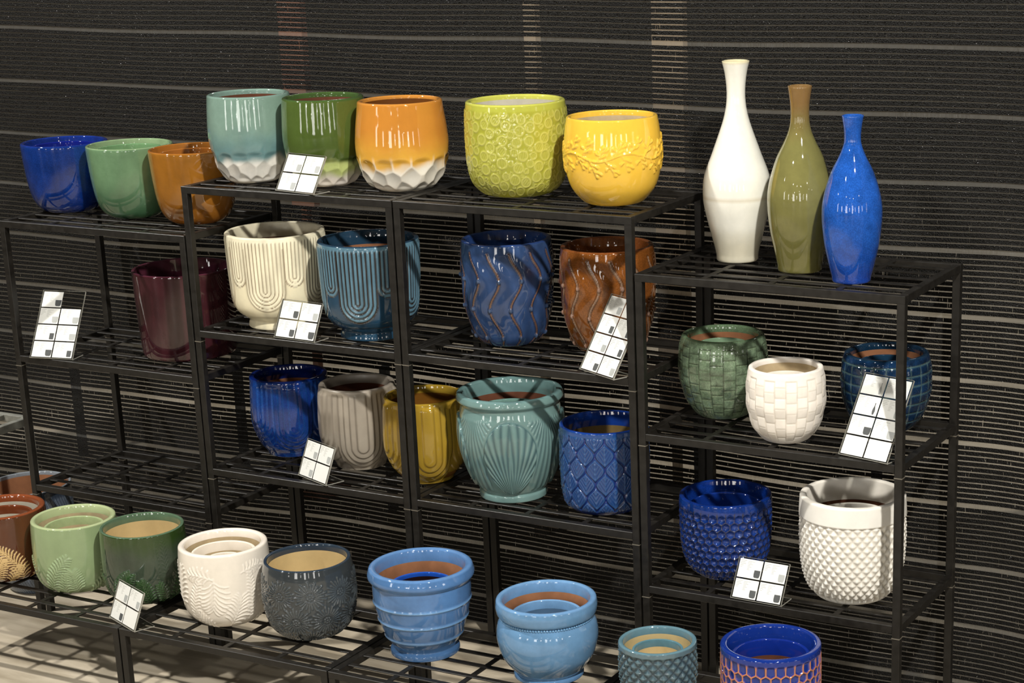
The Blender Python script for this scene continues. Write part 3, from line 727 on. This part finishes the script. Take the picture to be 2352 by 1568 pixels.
# middle shelves
zm = ZA-H; zmb = ZB-H
pot('plum_pot', 'dark plum cylindrical pot in the left unit behind a post', (-.178, .1846, zm), .1120, .1909, [(.88, 0), (.92, .015), (.955, .25), (.985, .7), (1, 1)], GLOSS,
    flat_col((72, 36, 42), .30, .008, .12, 8, (66, 26, 36), 0, .2), DARK_IN, rim_col=(92, 44, 60), lip=.07, glaze_in=.6)
RB = [(.63, 0), (.655, .01), (.645, .05), (.63, .085), (.70, .115), (.85, .18), (.94, .29), (.975, .55), (1, .93), (1, 1)]
pot('cream_ribbed_pot', 'cream footed pot with grooved arches', (.1367, .124, zmb), .1047, .1999, RB, SATIN, (0, 0, 0), TERRA_D,
    arches(.0435, .0225, .090, .118, 5, .0083, (132, 106, 70), (238, 230, 200), (234, 224, 190), .0018, .35), nseg=400, nrow=100, rim_col=(216, 208, 180), lip=.10, glaze_in=.15)
pot('blue_ribbed_pot', 'blue footed pot with brown grooved arches', (.3816, .1172, zmb), .1040, .1997, RB, GLOSS, (0, 0, 0), TERRA,
    arches(.0435, .0225, .086, .118, 5, .0092, (56, 44, 36), (98, 136, 154), (42, 78, 102), .0026, .8), nseg=400, nrow=100, rim_col=(40, 70, 92), lip=.10, glaze_in=.14)
SW = [(.50, 0), (.62, .02), (.80, .12), (.94, .33), (1.0, .6), (1.0, .86), (.98, 1)]
pot('blue_wavy_pot', 'blue pot with brown raised wavy lines', (.6809, .1717, zmb), .0923, .2108, SW, GLOSS, (0, 0, 0), DARK_IN,
    swirls(13, .0118, (54, 80, 122), (116, 84, 60), (70, 90, 120), .2108, 5), nseg=300, nrow=130, rim_col=(42, 70, 122), lip=.11, glaze_in=.3)
pot('brown_wavy_pot', 'amber brown pot with raised wavy lines beside a tall card holder', (.9020, .1898, zmb), .0936, .2084, SW, GLOSS_M, (0, 0, 0), DARK_IN,
    swirls(13, .0118, (142, 84, 22), (150, 122, 100), (160, 128, 110), .2084, 15), nseg=300, nrow=130, rim_col=(140, 80, 30), lip=.11, glaze_in=.3)
zt_ = ZA-H
TG = [(.45, 0), (.62, .03), (.85, .18), (1.0, .41), (1.05, .62), (1.03, .85), (.985, .96), (.96, 1)]
pot('green_tiled_pot', 'mottled sage green pot with a tiled surface', (1.1543, .1839, zt_), .0829, .1582, TG, GLOSS_M, (0, 0, 0), TERRA,
    tiles(22, 7, .06, .93, .0007, .0008, (116, 136, 108), (48, 52, 36), (140, 162, 124), .72, gw=.0009), nseg=320, nrow=130, rim_col=(104, 128, 96), lip=.13, glaze_in=.07)
nested(None, 'nested_pot', (1.1543, .1839), .050, zt_+.140, zt_+.010, (120, 148, 118), GLOSS, TERRA, label='smaller sage pot nested inside the green tiled pot')
pot('white_basket_pot', 'white pot with a basket-weave block pattern', (1.3343, .0747, zt_), .0698, .1382,
    [(.42, 0), (.64, .04), (.89, .2), (1.03, .45), (1.065, .63), (1.035, .87), (.985, 1)], MATTE, (0, 0, 0), TAN,
    tiles(22, 6, .06, .92, .0018, .0005, (238, 230, 218), (214, 204, 188), (244, 238, 228), .06), nseg=340, nrow=140, rim_col=(240, 232, 220), lip=.14, glaze_in=.05)
nested(None, 'nested_pot', (1.3343, .0747), .048, zt_+.118, zt_+.009, (236, 228, 214), MATTE, TAN, label='smaller white pot nested inside the basket-weave pot')
pot('blue_tiled_pot', 'dark blue tiled pot at the right behind a card holder', (1.4760, .2180, zt_), .0815, .1450, TG, GLOSS_M, (0, 0, 0), TERRA,
    tiles(22, 7, .06, .93, .0012, .0014, (20, 54, 88), (96, 122, 118), (70, 110, 118), .62, False), nseg=320, nrow=130, rim_col=(22, 54, 78), lip=.13, glaze_in=.07)
nested(None, 'nested_pot', (1.4760, .2180), .052, zt_+.128, zt_+.010, (26, 60, 84), GLOSS, TERRA, label='smaller dark blue pot nested inside the blue tiled pot')
# lower shelves
zl = ZB-2*H
AR = [(.60, 0), (.72, .03), (.90, .15), (1.0, .34), (1.025, .58), (1.0, .86), (.97, 1)]
pot('cobalt_arch_pot', 'dark cobalt pot with stepped arches, leftmost of its shelf', (.0973, .1804, zl), .0873, .1760, AR, GLOSS_M, (0, 0, 0), TERRA,
    terraces(.06, .075, 6, .0115, (8, 50, 128), (20, 84, 160), .0022, .018), nseg=300, nrow=110, rim_col=(8, 40, 112), lip=.13, glaze_in=.16)
pot('grey_arch_pot', 'warm grey pot with stepped arches beside a card holder', (.2956, .1601, zl), .0837, .1806, AR, SATIN, (0, 0, 0), TERRA_D,
    terraces(.06, .060, 5, .0135, (176, 166, 150), (138, 128, 114), .0026, .022), nseg=300, nrow=110, rim_col=(160, 150, 136), lip=.13, glaze_in=.10)
pot('mustard_arch_pot', 'mustard yellow pot with stepped arches behind the double post', (.4828, .1384, zl), .0865, .1789, AR, GLOSS_S, (0, 0, 0), m_clay('mustard_brown_inside', (112, 72, 18), .2, .5),
    terraces(.06, .060, 5, .0140, (176, 144, 20), (156, 124, 18), .0026, .022), nseg=300, nrow=110, rim_col=(164, 134, 20), lip=.11, glaze_in=.08)
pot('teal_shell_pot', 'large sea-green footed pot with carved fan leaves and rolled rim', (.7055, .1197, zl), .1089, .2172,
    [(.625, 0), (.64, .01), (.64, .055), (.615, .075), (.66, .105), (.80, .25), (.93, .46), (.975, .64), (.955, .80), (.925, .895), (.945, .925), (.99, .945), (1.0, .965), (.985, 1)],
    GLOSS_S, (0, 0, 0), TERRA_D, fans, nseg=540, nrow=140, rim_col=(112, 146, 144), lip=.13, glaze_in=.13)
nested(None, 'nested_pot', (.7055, .1197), .074, zl+.180, zl+.012, (120, 160, 150), GLOSS, TERRA_D, label='smaller sea-green pot nested inside the fan leaf pot')
pot('blue_leaf_pot', 'royal blue pot carved with overlapping pointed leaves', (.9194, .1237, zl), .0890, .1734, [(.66, 0), (.78, .02), (.92, .10), (.98, .28), (1, .6), (.99, 1)], GLOSS_S, (0, 0, 0),
    m_clay('olive_tan_inside', (120, 100, 62), .2, .5), ogee, nseg=380, nrow=140, rim_col=(20, 64, 146), lip=.09, glaze_in=.17)
zr = ZA-2*H
pot('blue_hexagon_pot', 'cobalt blue pot with dented hexagon texture', (1.1813, .131, zr), .0908, .1622, [(.44, 0), (.60, .02), (.83, .13), (.95, .31), (1, .6), (1.0, .9), (.985, 1)], GLOSS_M, (0, 0, 0), DARK_IN,
    hexes(.0097, .04, .91, .0062, (8, 64, 146), (52, 50, 54), .09, True), nseg=420, nrow=150, rim_col=(10, 58, 142), lip=.10, glaze_in=.5)
nested(None, 'nested_pot', (1.1813, .131), .070, zr+.142, zr+.010, (10, 54, 136), GLOSS, DARK_IN, glaze_in=.5, label='smaller cobalt pot nested inside the blue hexagon pot')
pot('white_diamond_pot', 'large white pot with raised diamond studs beside the right post', (1.4509, .1184, zr), .1005, .2006, [(.50, 0), (.68, .035), (.87, .14), (.98, .34), (1.015, .6), (1.0, .86), (.985, 1)], MATTE, (0, 0, 0), TERRA_D,
    diamonds(34, 1.08, .05, .82, .0050, (238, 234, 224), (222, 216, 202)), nseg=380, nrow=160, rim_col=(232, 226, 214), lip=.13, glaze_in=.20)
nested(None, 'nested_pot', (1.4509, .1184), .070, zr+.160, zr+.012, (228, 222, 210), MATTE, TERRA_D, label='smaller white pot nested inside the white diamond pot')
# front row on the low tables
zf = ZT
def fp(R, Hm, seed, **k): return fern_ring(R, Hm, seed, **k)
pot('brown_fern_pot', 'red-brown pot with cream fern pattern cut off by the left edge', (-.432, -.1865, zf), .0921, .1580, B_PR, GLOSS_S, (0, 0, 0), GREY_IN,
    ferns(fern_ring(.0921, .158, 1, 9, .05, .60), .0012, (96, 52, 24), (220, 186, 124), None, 2, .0022, .3), nseg=420, nrow=150, rim_col=(140, 74, 36), lip=.13, glaze_in=.08)
nested(None, 'nested_pot', (-.432, -.1865), .064, zf+.142, zf+.010, (120, 62, 30), GLOSS, GREY_IN, label='smaller red-brown pot nested inside the brown fern pot')
pot('light_green_fern_pot', 'light green pot with embossed ferns', (-.2368, -.1728, zf), .0905, .1574, B_PR, GLOSS_S, (0, 0, 0), TAN,
    ferns(fern_ring(.0905, .1574, 2, 8, .06, .58), .0028, (148, 168, 122), (154, 174, 130), None, 3, .0022, .10), nseg=360, nrow=140, rim_col=(178, 190, 142), lip=.12, glaze_in=.10)
nested(None, 'nested_pot', (-.2368, -.1728), .064, zf+.139, zf+.010, (166, 182, 132), GLOSS, TAN, label='smaller light green pot nested inside the light green fern pot')
pot('dark_green_fern_pot', 'dark green pot with embossed ferns and honey-coloured inside', (-.0500, -.1645, zf), .0886, .1627, B_PR, GLOSS, (0, 0, 0), GOLD_IN,
    ferns(fern_ring(.0897, .1627, 5, 8, .05, .56), .0030, (64, 78, 62), (58, 92, 50), (52, 76, 30), 3, .0022, .35), nseg=360, nrow=140, rim_col=(94, 120, 94), lip=.08, glaze_in=.10)
pot('white_leaf_pot', 'white pot with embossed jungle leaves', (.1898, -.1905, zf), .0915, .1660, B_PR, GLOSS_S, (0, 0, 0), TAN,
    ferns([(-.026, .122, PI*.98, .066, .050, 8, .3), (-.026, .118, -1.2, .050, .030, 6, -.5), (.048, .022, .08, .108, .017, 15, -.15), (-.078, .022, .12, .092, .022, 12, .2), (.002, .010, .55, .070, .040, 9, -.4),
           (.098, .034, -.25, .098, .036, 10, .4), (.030, .128, 1.2, .04, .022, 6, .3), (-.118, .05, .3, .085, .03, 9, -.4), (-.036, .004, -.8, .055, .022, 8, .3), (.072, .006, .9, .05, .02, 8, -.3),
           (.145, .03, .1, .10, .03, 11, .3), (.20, .05, .2, .09, .03, 9, -.3), (.25, .03, 0, .09, .03, 9, .3), (-.165, .03, 0, .10, .026, 11, .3), (-.215, .04, .2, .09, .03, 9, -.2)],
          .0017, (238, 229, 214), (240, 232, 218), None, 3, .0021, .04), nseg=360, nrow=140, rim_col=(240, 230, 216), lip=.14, glaze_in=.08)
nested(None, 'nested_pot', (.1898, -.1905), .066, zf+.148, zf+.010, (236, 226, 210), GLOSS_S, TAN, label='middle-sized white pot nested inside the white leaf pot')
nested(None, 'nested_pot', (.1898, -.1905), .040, zf+.132, zf+.024, (236, 226, 210), GLOSS_S, TAN, label='smallest white pot at the centre of the white leaf pot')
pot('charcoal_flower_pot', 'charcoal blue pot embossed with daisies, honey-coloured inside', (.3924, -.1752, zf), .0886, .1587, [(.50, 0), (.70, .04), (.93, .18), (1.04, .40), (1.06, .6), (1.03, .86), (.985, 1)], GLOSS_S, (0, 0, 0), GOLD_IN,
    flowers, nseg=400, nrow=150, rim_col=(52, 66, 80), lip=.08, glaze_in=.08)
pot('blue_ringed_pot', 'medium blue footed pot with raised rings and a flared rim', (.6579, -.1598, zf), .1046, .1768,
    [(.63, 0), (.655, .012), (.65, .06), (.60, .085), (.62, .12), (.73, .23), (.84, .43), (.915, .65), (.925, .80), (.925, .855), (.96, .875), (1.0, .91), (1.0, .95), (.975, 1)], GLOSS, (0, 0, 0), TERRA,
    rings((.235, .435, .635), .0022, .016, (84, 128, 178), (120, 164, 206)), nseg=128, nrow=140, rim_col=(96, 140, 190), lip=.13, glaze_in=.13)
nested(None, 'nested_pot', (.6579, -.1598), .0635, zf+.140, zf+.012, (14, 60, 150), GLOSS, DARK_IN, glaze_in=.05, rim_col=(20, 84, 180), label='cobalt pot nested inside the blue ringed pot')
nested(None, 'nested_pot', (.6579, -.1598), .044, zf+.112, zf+.026, (20, 70, 170), GLOSS, DARK_IN, label='smallest blue pot at the centre of the blue ringed pot')
rp = pot('sky_blue_round_pot', 'sky blue rounded pot with a beaded band under its rim', (.9410, -.1581, zf), .0972, .1539,
    [(.66, 0), (.69, .012), (.685, .05), (.65, .07), (.72, .12), (.90, .28), (.985, .46), (1.0, .58), (.97, .70), (.91, .775), (.905, .80), (.965, .83), (.985, .86), (1.0, .93), (.985, 1)], GLOSS,
    flat_col((106, 150, 188), .06, .04, .04, 9, (86, 128, 170), .0, .4), TERRA, nseg=128, nrow=120, rim_col=(112, 156, 198), lip=.12, glaze_in=.13)
bd = []
def bead_mesh():
    import bmesh
    bm = bmesh.new(); bmesh.ops.create_uvsphere(bm, u_segments=8, v_segments=6, radius=.0028); me = bpy.data.meshes.new('bead'); bm.to_mesh(me); bm.free()
    for p in me.polygons: p.use_smooth = True
    ca = me.color_attributes.new('glaze', 'FLOAT_COLOR', 'POINT'); c = c4((104, 150, 190))
    for d in ca.data: d.color = c
    return me
bdm = bead_mesh(); bdm.materials.append(GLOSS)
for k in range(104):
    a = 2*PI*k/104; b = obj('bead', bdm, None, rp); b.location = (math.sin(a)*.0885, -math.cos(a)*.0885, .1215)
nested(None, 'nested_pot', (.9410, -.1581), .068, zf+.124, zf+.012, (116, 160, 200), GLOSS, m_clay('slate_blue_inside', (84, 112, 140), .2, .3, .5), label='middle-sized sky blue pot nested inside the rounded pot')
nested(None, 'nested_pot', (.9410, -.1581), .042, zf+.096, zf+.026, (112, 158, 200), GLOSS, DARK_IN, label='smallest sky blue pot at the centre of the rounded pot')
pot('teal_diamond_pot', 'small slate teal pot with diamond facets at the bottom edge', (1.194, -.1894, zf), .0730, .1220, [(.58, 0), (.72, .03), (.90, .16), (1.0, .40), (1.02, .65), (1.0, .9), (.985, 1)], GLOSS, (0, 0, 0), GOLD_IN,
    diamonds(23, 1.0, .04, .93, .0050, (96, 120, 128), (56, 76, 86)), nseg=300, nrow=110, rim_col=(100, 136, 148), lip=.12, glaze_in=.10)
nested(None, 'nested_pot', (1.194, -.1894), .047, zf+.106, zf+.010, (92, 134, 146), GLOSS, GOLD_IN, label='smaller teal pot nested inside the teal diamond pot')
pot('honeycomb_pot', 'navy pot with terracotta honeycomb lines at the bottom edge', (1.4145, -.1765, zf), .0904, .1500, [(.62, 0), (.76, .03), (.93, .16), (.99, .4), (1, .7), (.995, 1)], GLOSS_S, (0, 0, 0), DARK_IN,
    hexes(.0104, .04, .92, .0034, (14, 54, 142), (196, 126, 66), .15, False), nseg=520, nrow=150, rim_col=(18, 54, 138), lip=.14, glaze_in=.4)
nested(None, 'nested_pot', (1.4145, -.1765), .070, zf+.130, zf+.010, (16, 50, 142), GLOSS, TERRA_D, glaze_in=.25, label='middle-sized navy pot nested inside the honeycomb pot')
nested(None, 'nested_pot', (1.4145, -.1765), .042, zf+.098, zf+.024, (16, 36, 146), GLOSS, TERRA_D, label='smallest navy pot at the centre of the honeycomb pot')
def greyrib(X, Y, h, L):
    u = X/.008+Y/.02; rb = .5+.5*np.cos(u*2*PI); on = sstep(.93, .9, h)
    return .0012*rb*on, mixc(np.broadcast_to(col((52, 62, 76)), X.shape+(3,)), np.broadcast_to(col((112, 124, 140)), X.shape+(3,)), rb*on)
pot('slate_ribbed_pot', 'slate blue ribbed pot with orange clay inside on the floor at left', (-.6747, .1292, 0), .0990, .2580, [(.62, 0), (.74, .02), (.9, .2), (.98, .6), (1, 1)], GLOSS, (0, 0, 0), TERRA,
    greyrib, nseg=240, nrow=60, rim_col=(130, 136, 142), lip=.06, glaze_in=.03)

# ------------------------------------------------------------------ price card holders
def pot_icon(w_, h_, kind):
    prs = {'bowl': [(.30, 0), (.45, .18), (.5, .6), (.5, 1)], 'cyl': [(.42, 0), (.46, .08), (.48, .5), (.48, 1)], 'pot': [(.30, 0), (.44, .1), (.5, .45), (.47, 1)],
           'vase': [(.14, 0), (.24, .3), (.2, .5), (.06, .75), (.08, 1)]}[kind]
    return [(-a*w_, b*h_) for a, b in prs[::-1]]+[(a*w_, b*h_) for a, b in prs]
def holder(label, loc, ang, width, height, tilt, rows, icons, blank=(), missing=(), foot=.045):
    root = empty('card_holder', loc, math.radians(ang)); tag(root, label, 'card holder', 'acrylic card holders on the shelves')
    tl = math.radians(tilt)
    def mp(x, y, z): # panel local: x along, y out of the panel (towards viewer), z up the panel
        return (x, -y*math.cos(tl)+z*math.sin(tl), z*math.cos(tl)+y*math.sin(tl)+.0012)
    def boxes(name, bs, mat, par):
        m = MB()
        for b in bs: m.box(*b)
        m.v = [mp(*v) for v in m.v]; return obj(name, m.mesh(name), mat, par)
    boxes('panel', [(0, width, -.0022, -.0004, 0, height)], ACRYL, root)
    boxes('cover_sheet', [(0, width, .0012, .0024, 0, height)], ACRYL, root)
    boxes('edge_strip', [(-.0004, 0, -.0022, .0012, 0, height), (width, width+.0004, -.0022, .0012, 0, height), (0, width, -.0022, .0012, height, height+.0004), (0, width, -.0022, .0024, -.0004, .0008)], EDGE, root)
    f = obj('foot', MB().box(0, width, .0, foot, 0, .0018).mesh('foot'), ACRYL, root)
    obj('foot_edge', MB().box(0, width, foot, foot+.0007, 0, .0018).box(width, width+.0007, 0, foot, 0, .0018).mesh('foot_edge'), EDGE, f)
    mg = .0030; cw = (width-mg*3)/2; chh = (height-mg*(rows+1))/rows
    for r in range(rows):
        for c in range(2):
            if (r, c) in missing: continue
            x0 = mg+c*(cw+mg); z0 = height-(r+1)*(chh+mg)
            cd = boxes('card', [(x0, x0+cw, .0002, .0006, z0, z0+chh)], CARD, root)
            if (r, c) in blank: continue
            ic = icons[(r*2+c) % len(icons)]
            lines = []
            for q in range(5):
                zz = z0+chh*(.90-.085*q); lines.append((x0+cw*.04, x0+cw*(.04+(.26, .20, .24, .14, .10)[q]), .0006, .00075, zz, zz+chh*.022))
            for q in range(7):
                zz = z0+chh*(.88-.075*q); lines.append((x0+cw*.36, x0+cw*(.36+(.30, .16, .22, .12, .18, .10, .12)[q]), .0006, .00075, zz, zz+chh*.020))
            boxes('print', lines, INK, cd)
            kind, dark = ic; ih = chh*(.40 if kind != 'vase' else .62); iw = {'bowl': .0155, 'cyl': .0115, 'pot': .0130, 'vase': .012}[kind]
            pts = [mp(x0+cw*.83+a, .0009, z0+chh*.07+b) for a, b in pot_icon(iw, ih, kind)]
            obj('picture', MB().poly(pts).mesh('picture'), PIC_D if dark else PIC_L, cd)
zs = .0004
holder('tall eight-slot card holder beside the plum pot with one slot empty', (-.4759, -.0095, zm+zs), 12, .1073, .160, 32, 4, [('bowl', 1), ('bowl', 0), ('bowl', 0), ('bowl', 0), ('cyl', 1), ('bowl', 0), ('bowl', 1), ('cyl', 1)], missing=((0, 1),))
holder('four-slot card holder in front of the green two-tone pot', (.2356, .0162, ZB+zs), -9, .1080, .082, 31, 2, [('pot', 0), ('pot', 0), ('pot', 0)], blank=((1, 1),))
holder('four-slot card holder between the cream and blue ribbed pots', (.2057, .0097, zmb+zs), -4, .1080, .082, 26, 2, [('pot', 1), ('pot', 0), ('pot', 1), ('bowl', 1)])
holder('four-slot card holder turned beside the grey arch pot', (.2191, .0361, zl+zs), -20.8, .1060, .081, 22, 2, [('pot', 0), ('pot', 0), ('pot', 0)], blank=((1, 1),))
holder('tall eight-slot card holder leaning by the brown wavy pot', (.9276, .0225, zmb+zs), -25, .1075, .157, 31, 4, [('pot', 0), ('pot', 0), ('cyl', 1), ('cyl', 1), ('pot', 0), ('cyl', 1), ('pot', 1), ('pot', 0)])
holder('tall eight-slot card holder in front of the blue tiled pot', (1.4614, .0208, zt_+zs), -12.9, .1040, .158, 32, 4, [('vase', 0), ('vase', 0), ('vase', 1), ('pot', 0), ('bowl', 1), ('bowl', 0)], blank=((3, 0), (3, 1)))
holder('four-slot card holder between the hexagon and white diamond pots', (1.2493, .0066, zr+zs), -2, .1055, .081, 30, 2, [('pot', 1), ('pot', 0), ('pot', 1), ('pot', 1)])
holder('four-slot card holder on the low table by the dark green fern pot', (-.0444, -.2925, ZT+zs), -22, .1120, .082, 22, 2, [('pot', 0), ('pot', 0), ('pot', 1)], blank=((1, 1),))

# ------------------------------------------------------------------ dim stock behind the cloth, seen through its gaps
DARKP = m_plain('dark_painted_steel', (26, 24, 22), .6, .3)
for i, (x, y) in enumerate(((-1.35, 1.0), (-.78, 1.05), (-.2, .95), (.30, 1.0), (.72, .95), (1.14, 1.05))):
    p = obj('steel_post', shared('bpost', lambda: MB().box(-.011, .011, -.011, .011, 0, .40).mesh('steel_post', .002)), DARKP); p.location = (x, y, 0)
    tag(p, 'dark steel post behind the shade cloth, '+('farthest left', 'second from the left', 'third from the left', 'third from the right', 'second from the right', 'farthest right')[i]+' of six', 'post', 'posts behind the shade cloth')

BROWN = m_plain('brown_painted_board', (112, 78, 60), .8, .2)
PALE = m_plain('pale_painted_board', (138, 122, 100), .8, .2)
for (x, w_, z0, z1, lab) in ((.634, .082, .30, 1.62, 'pale upright board behind the cloth above the yellow pot'), (.263, .034, 1.1, 1.62, 'narrow pale board behind the cloth above the orange pot'),
                             (-.455, .075, .8, 1.62, 'brownish board behind the cloth above the teal pot')):
    b = obj('pale_board', MB().box(-w_/2, w_/2, -.012, .012, z0, z1).box(-w_*.5, w_*.5, -.06, .06, 0, .02).box(-.01, .01, -.01, .01, .02, z0).mesh('pale_board', .001), BROWN if x < 0 else PALE); b.location = (x, 1.0, 0)
    tag(b, lab, 'board')
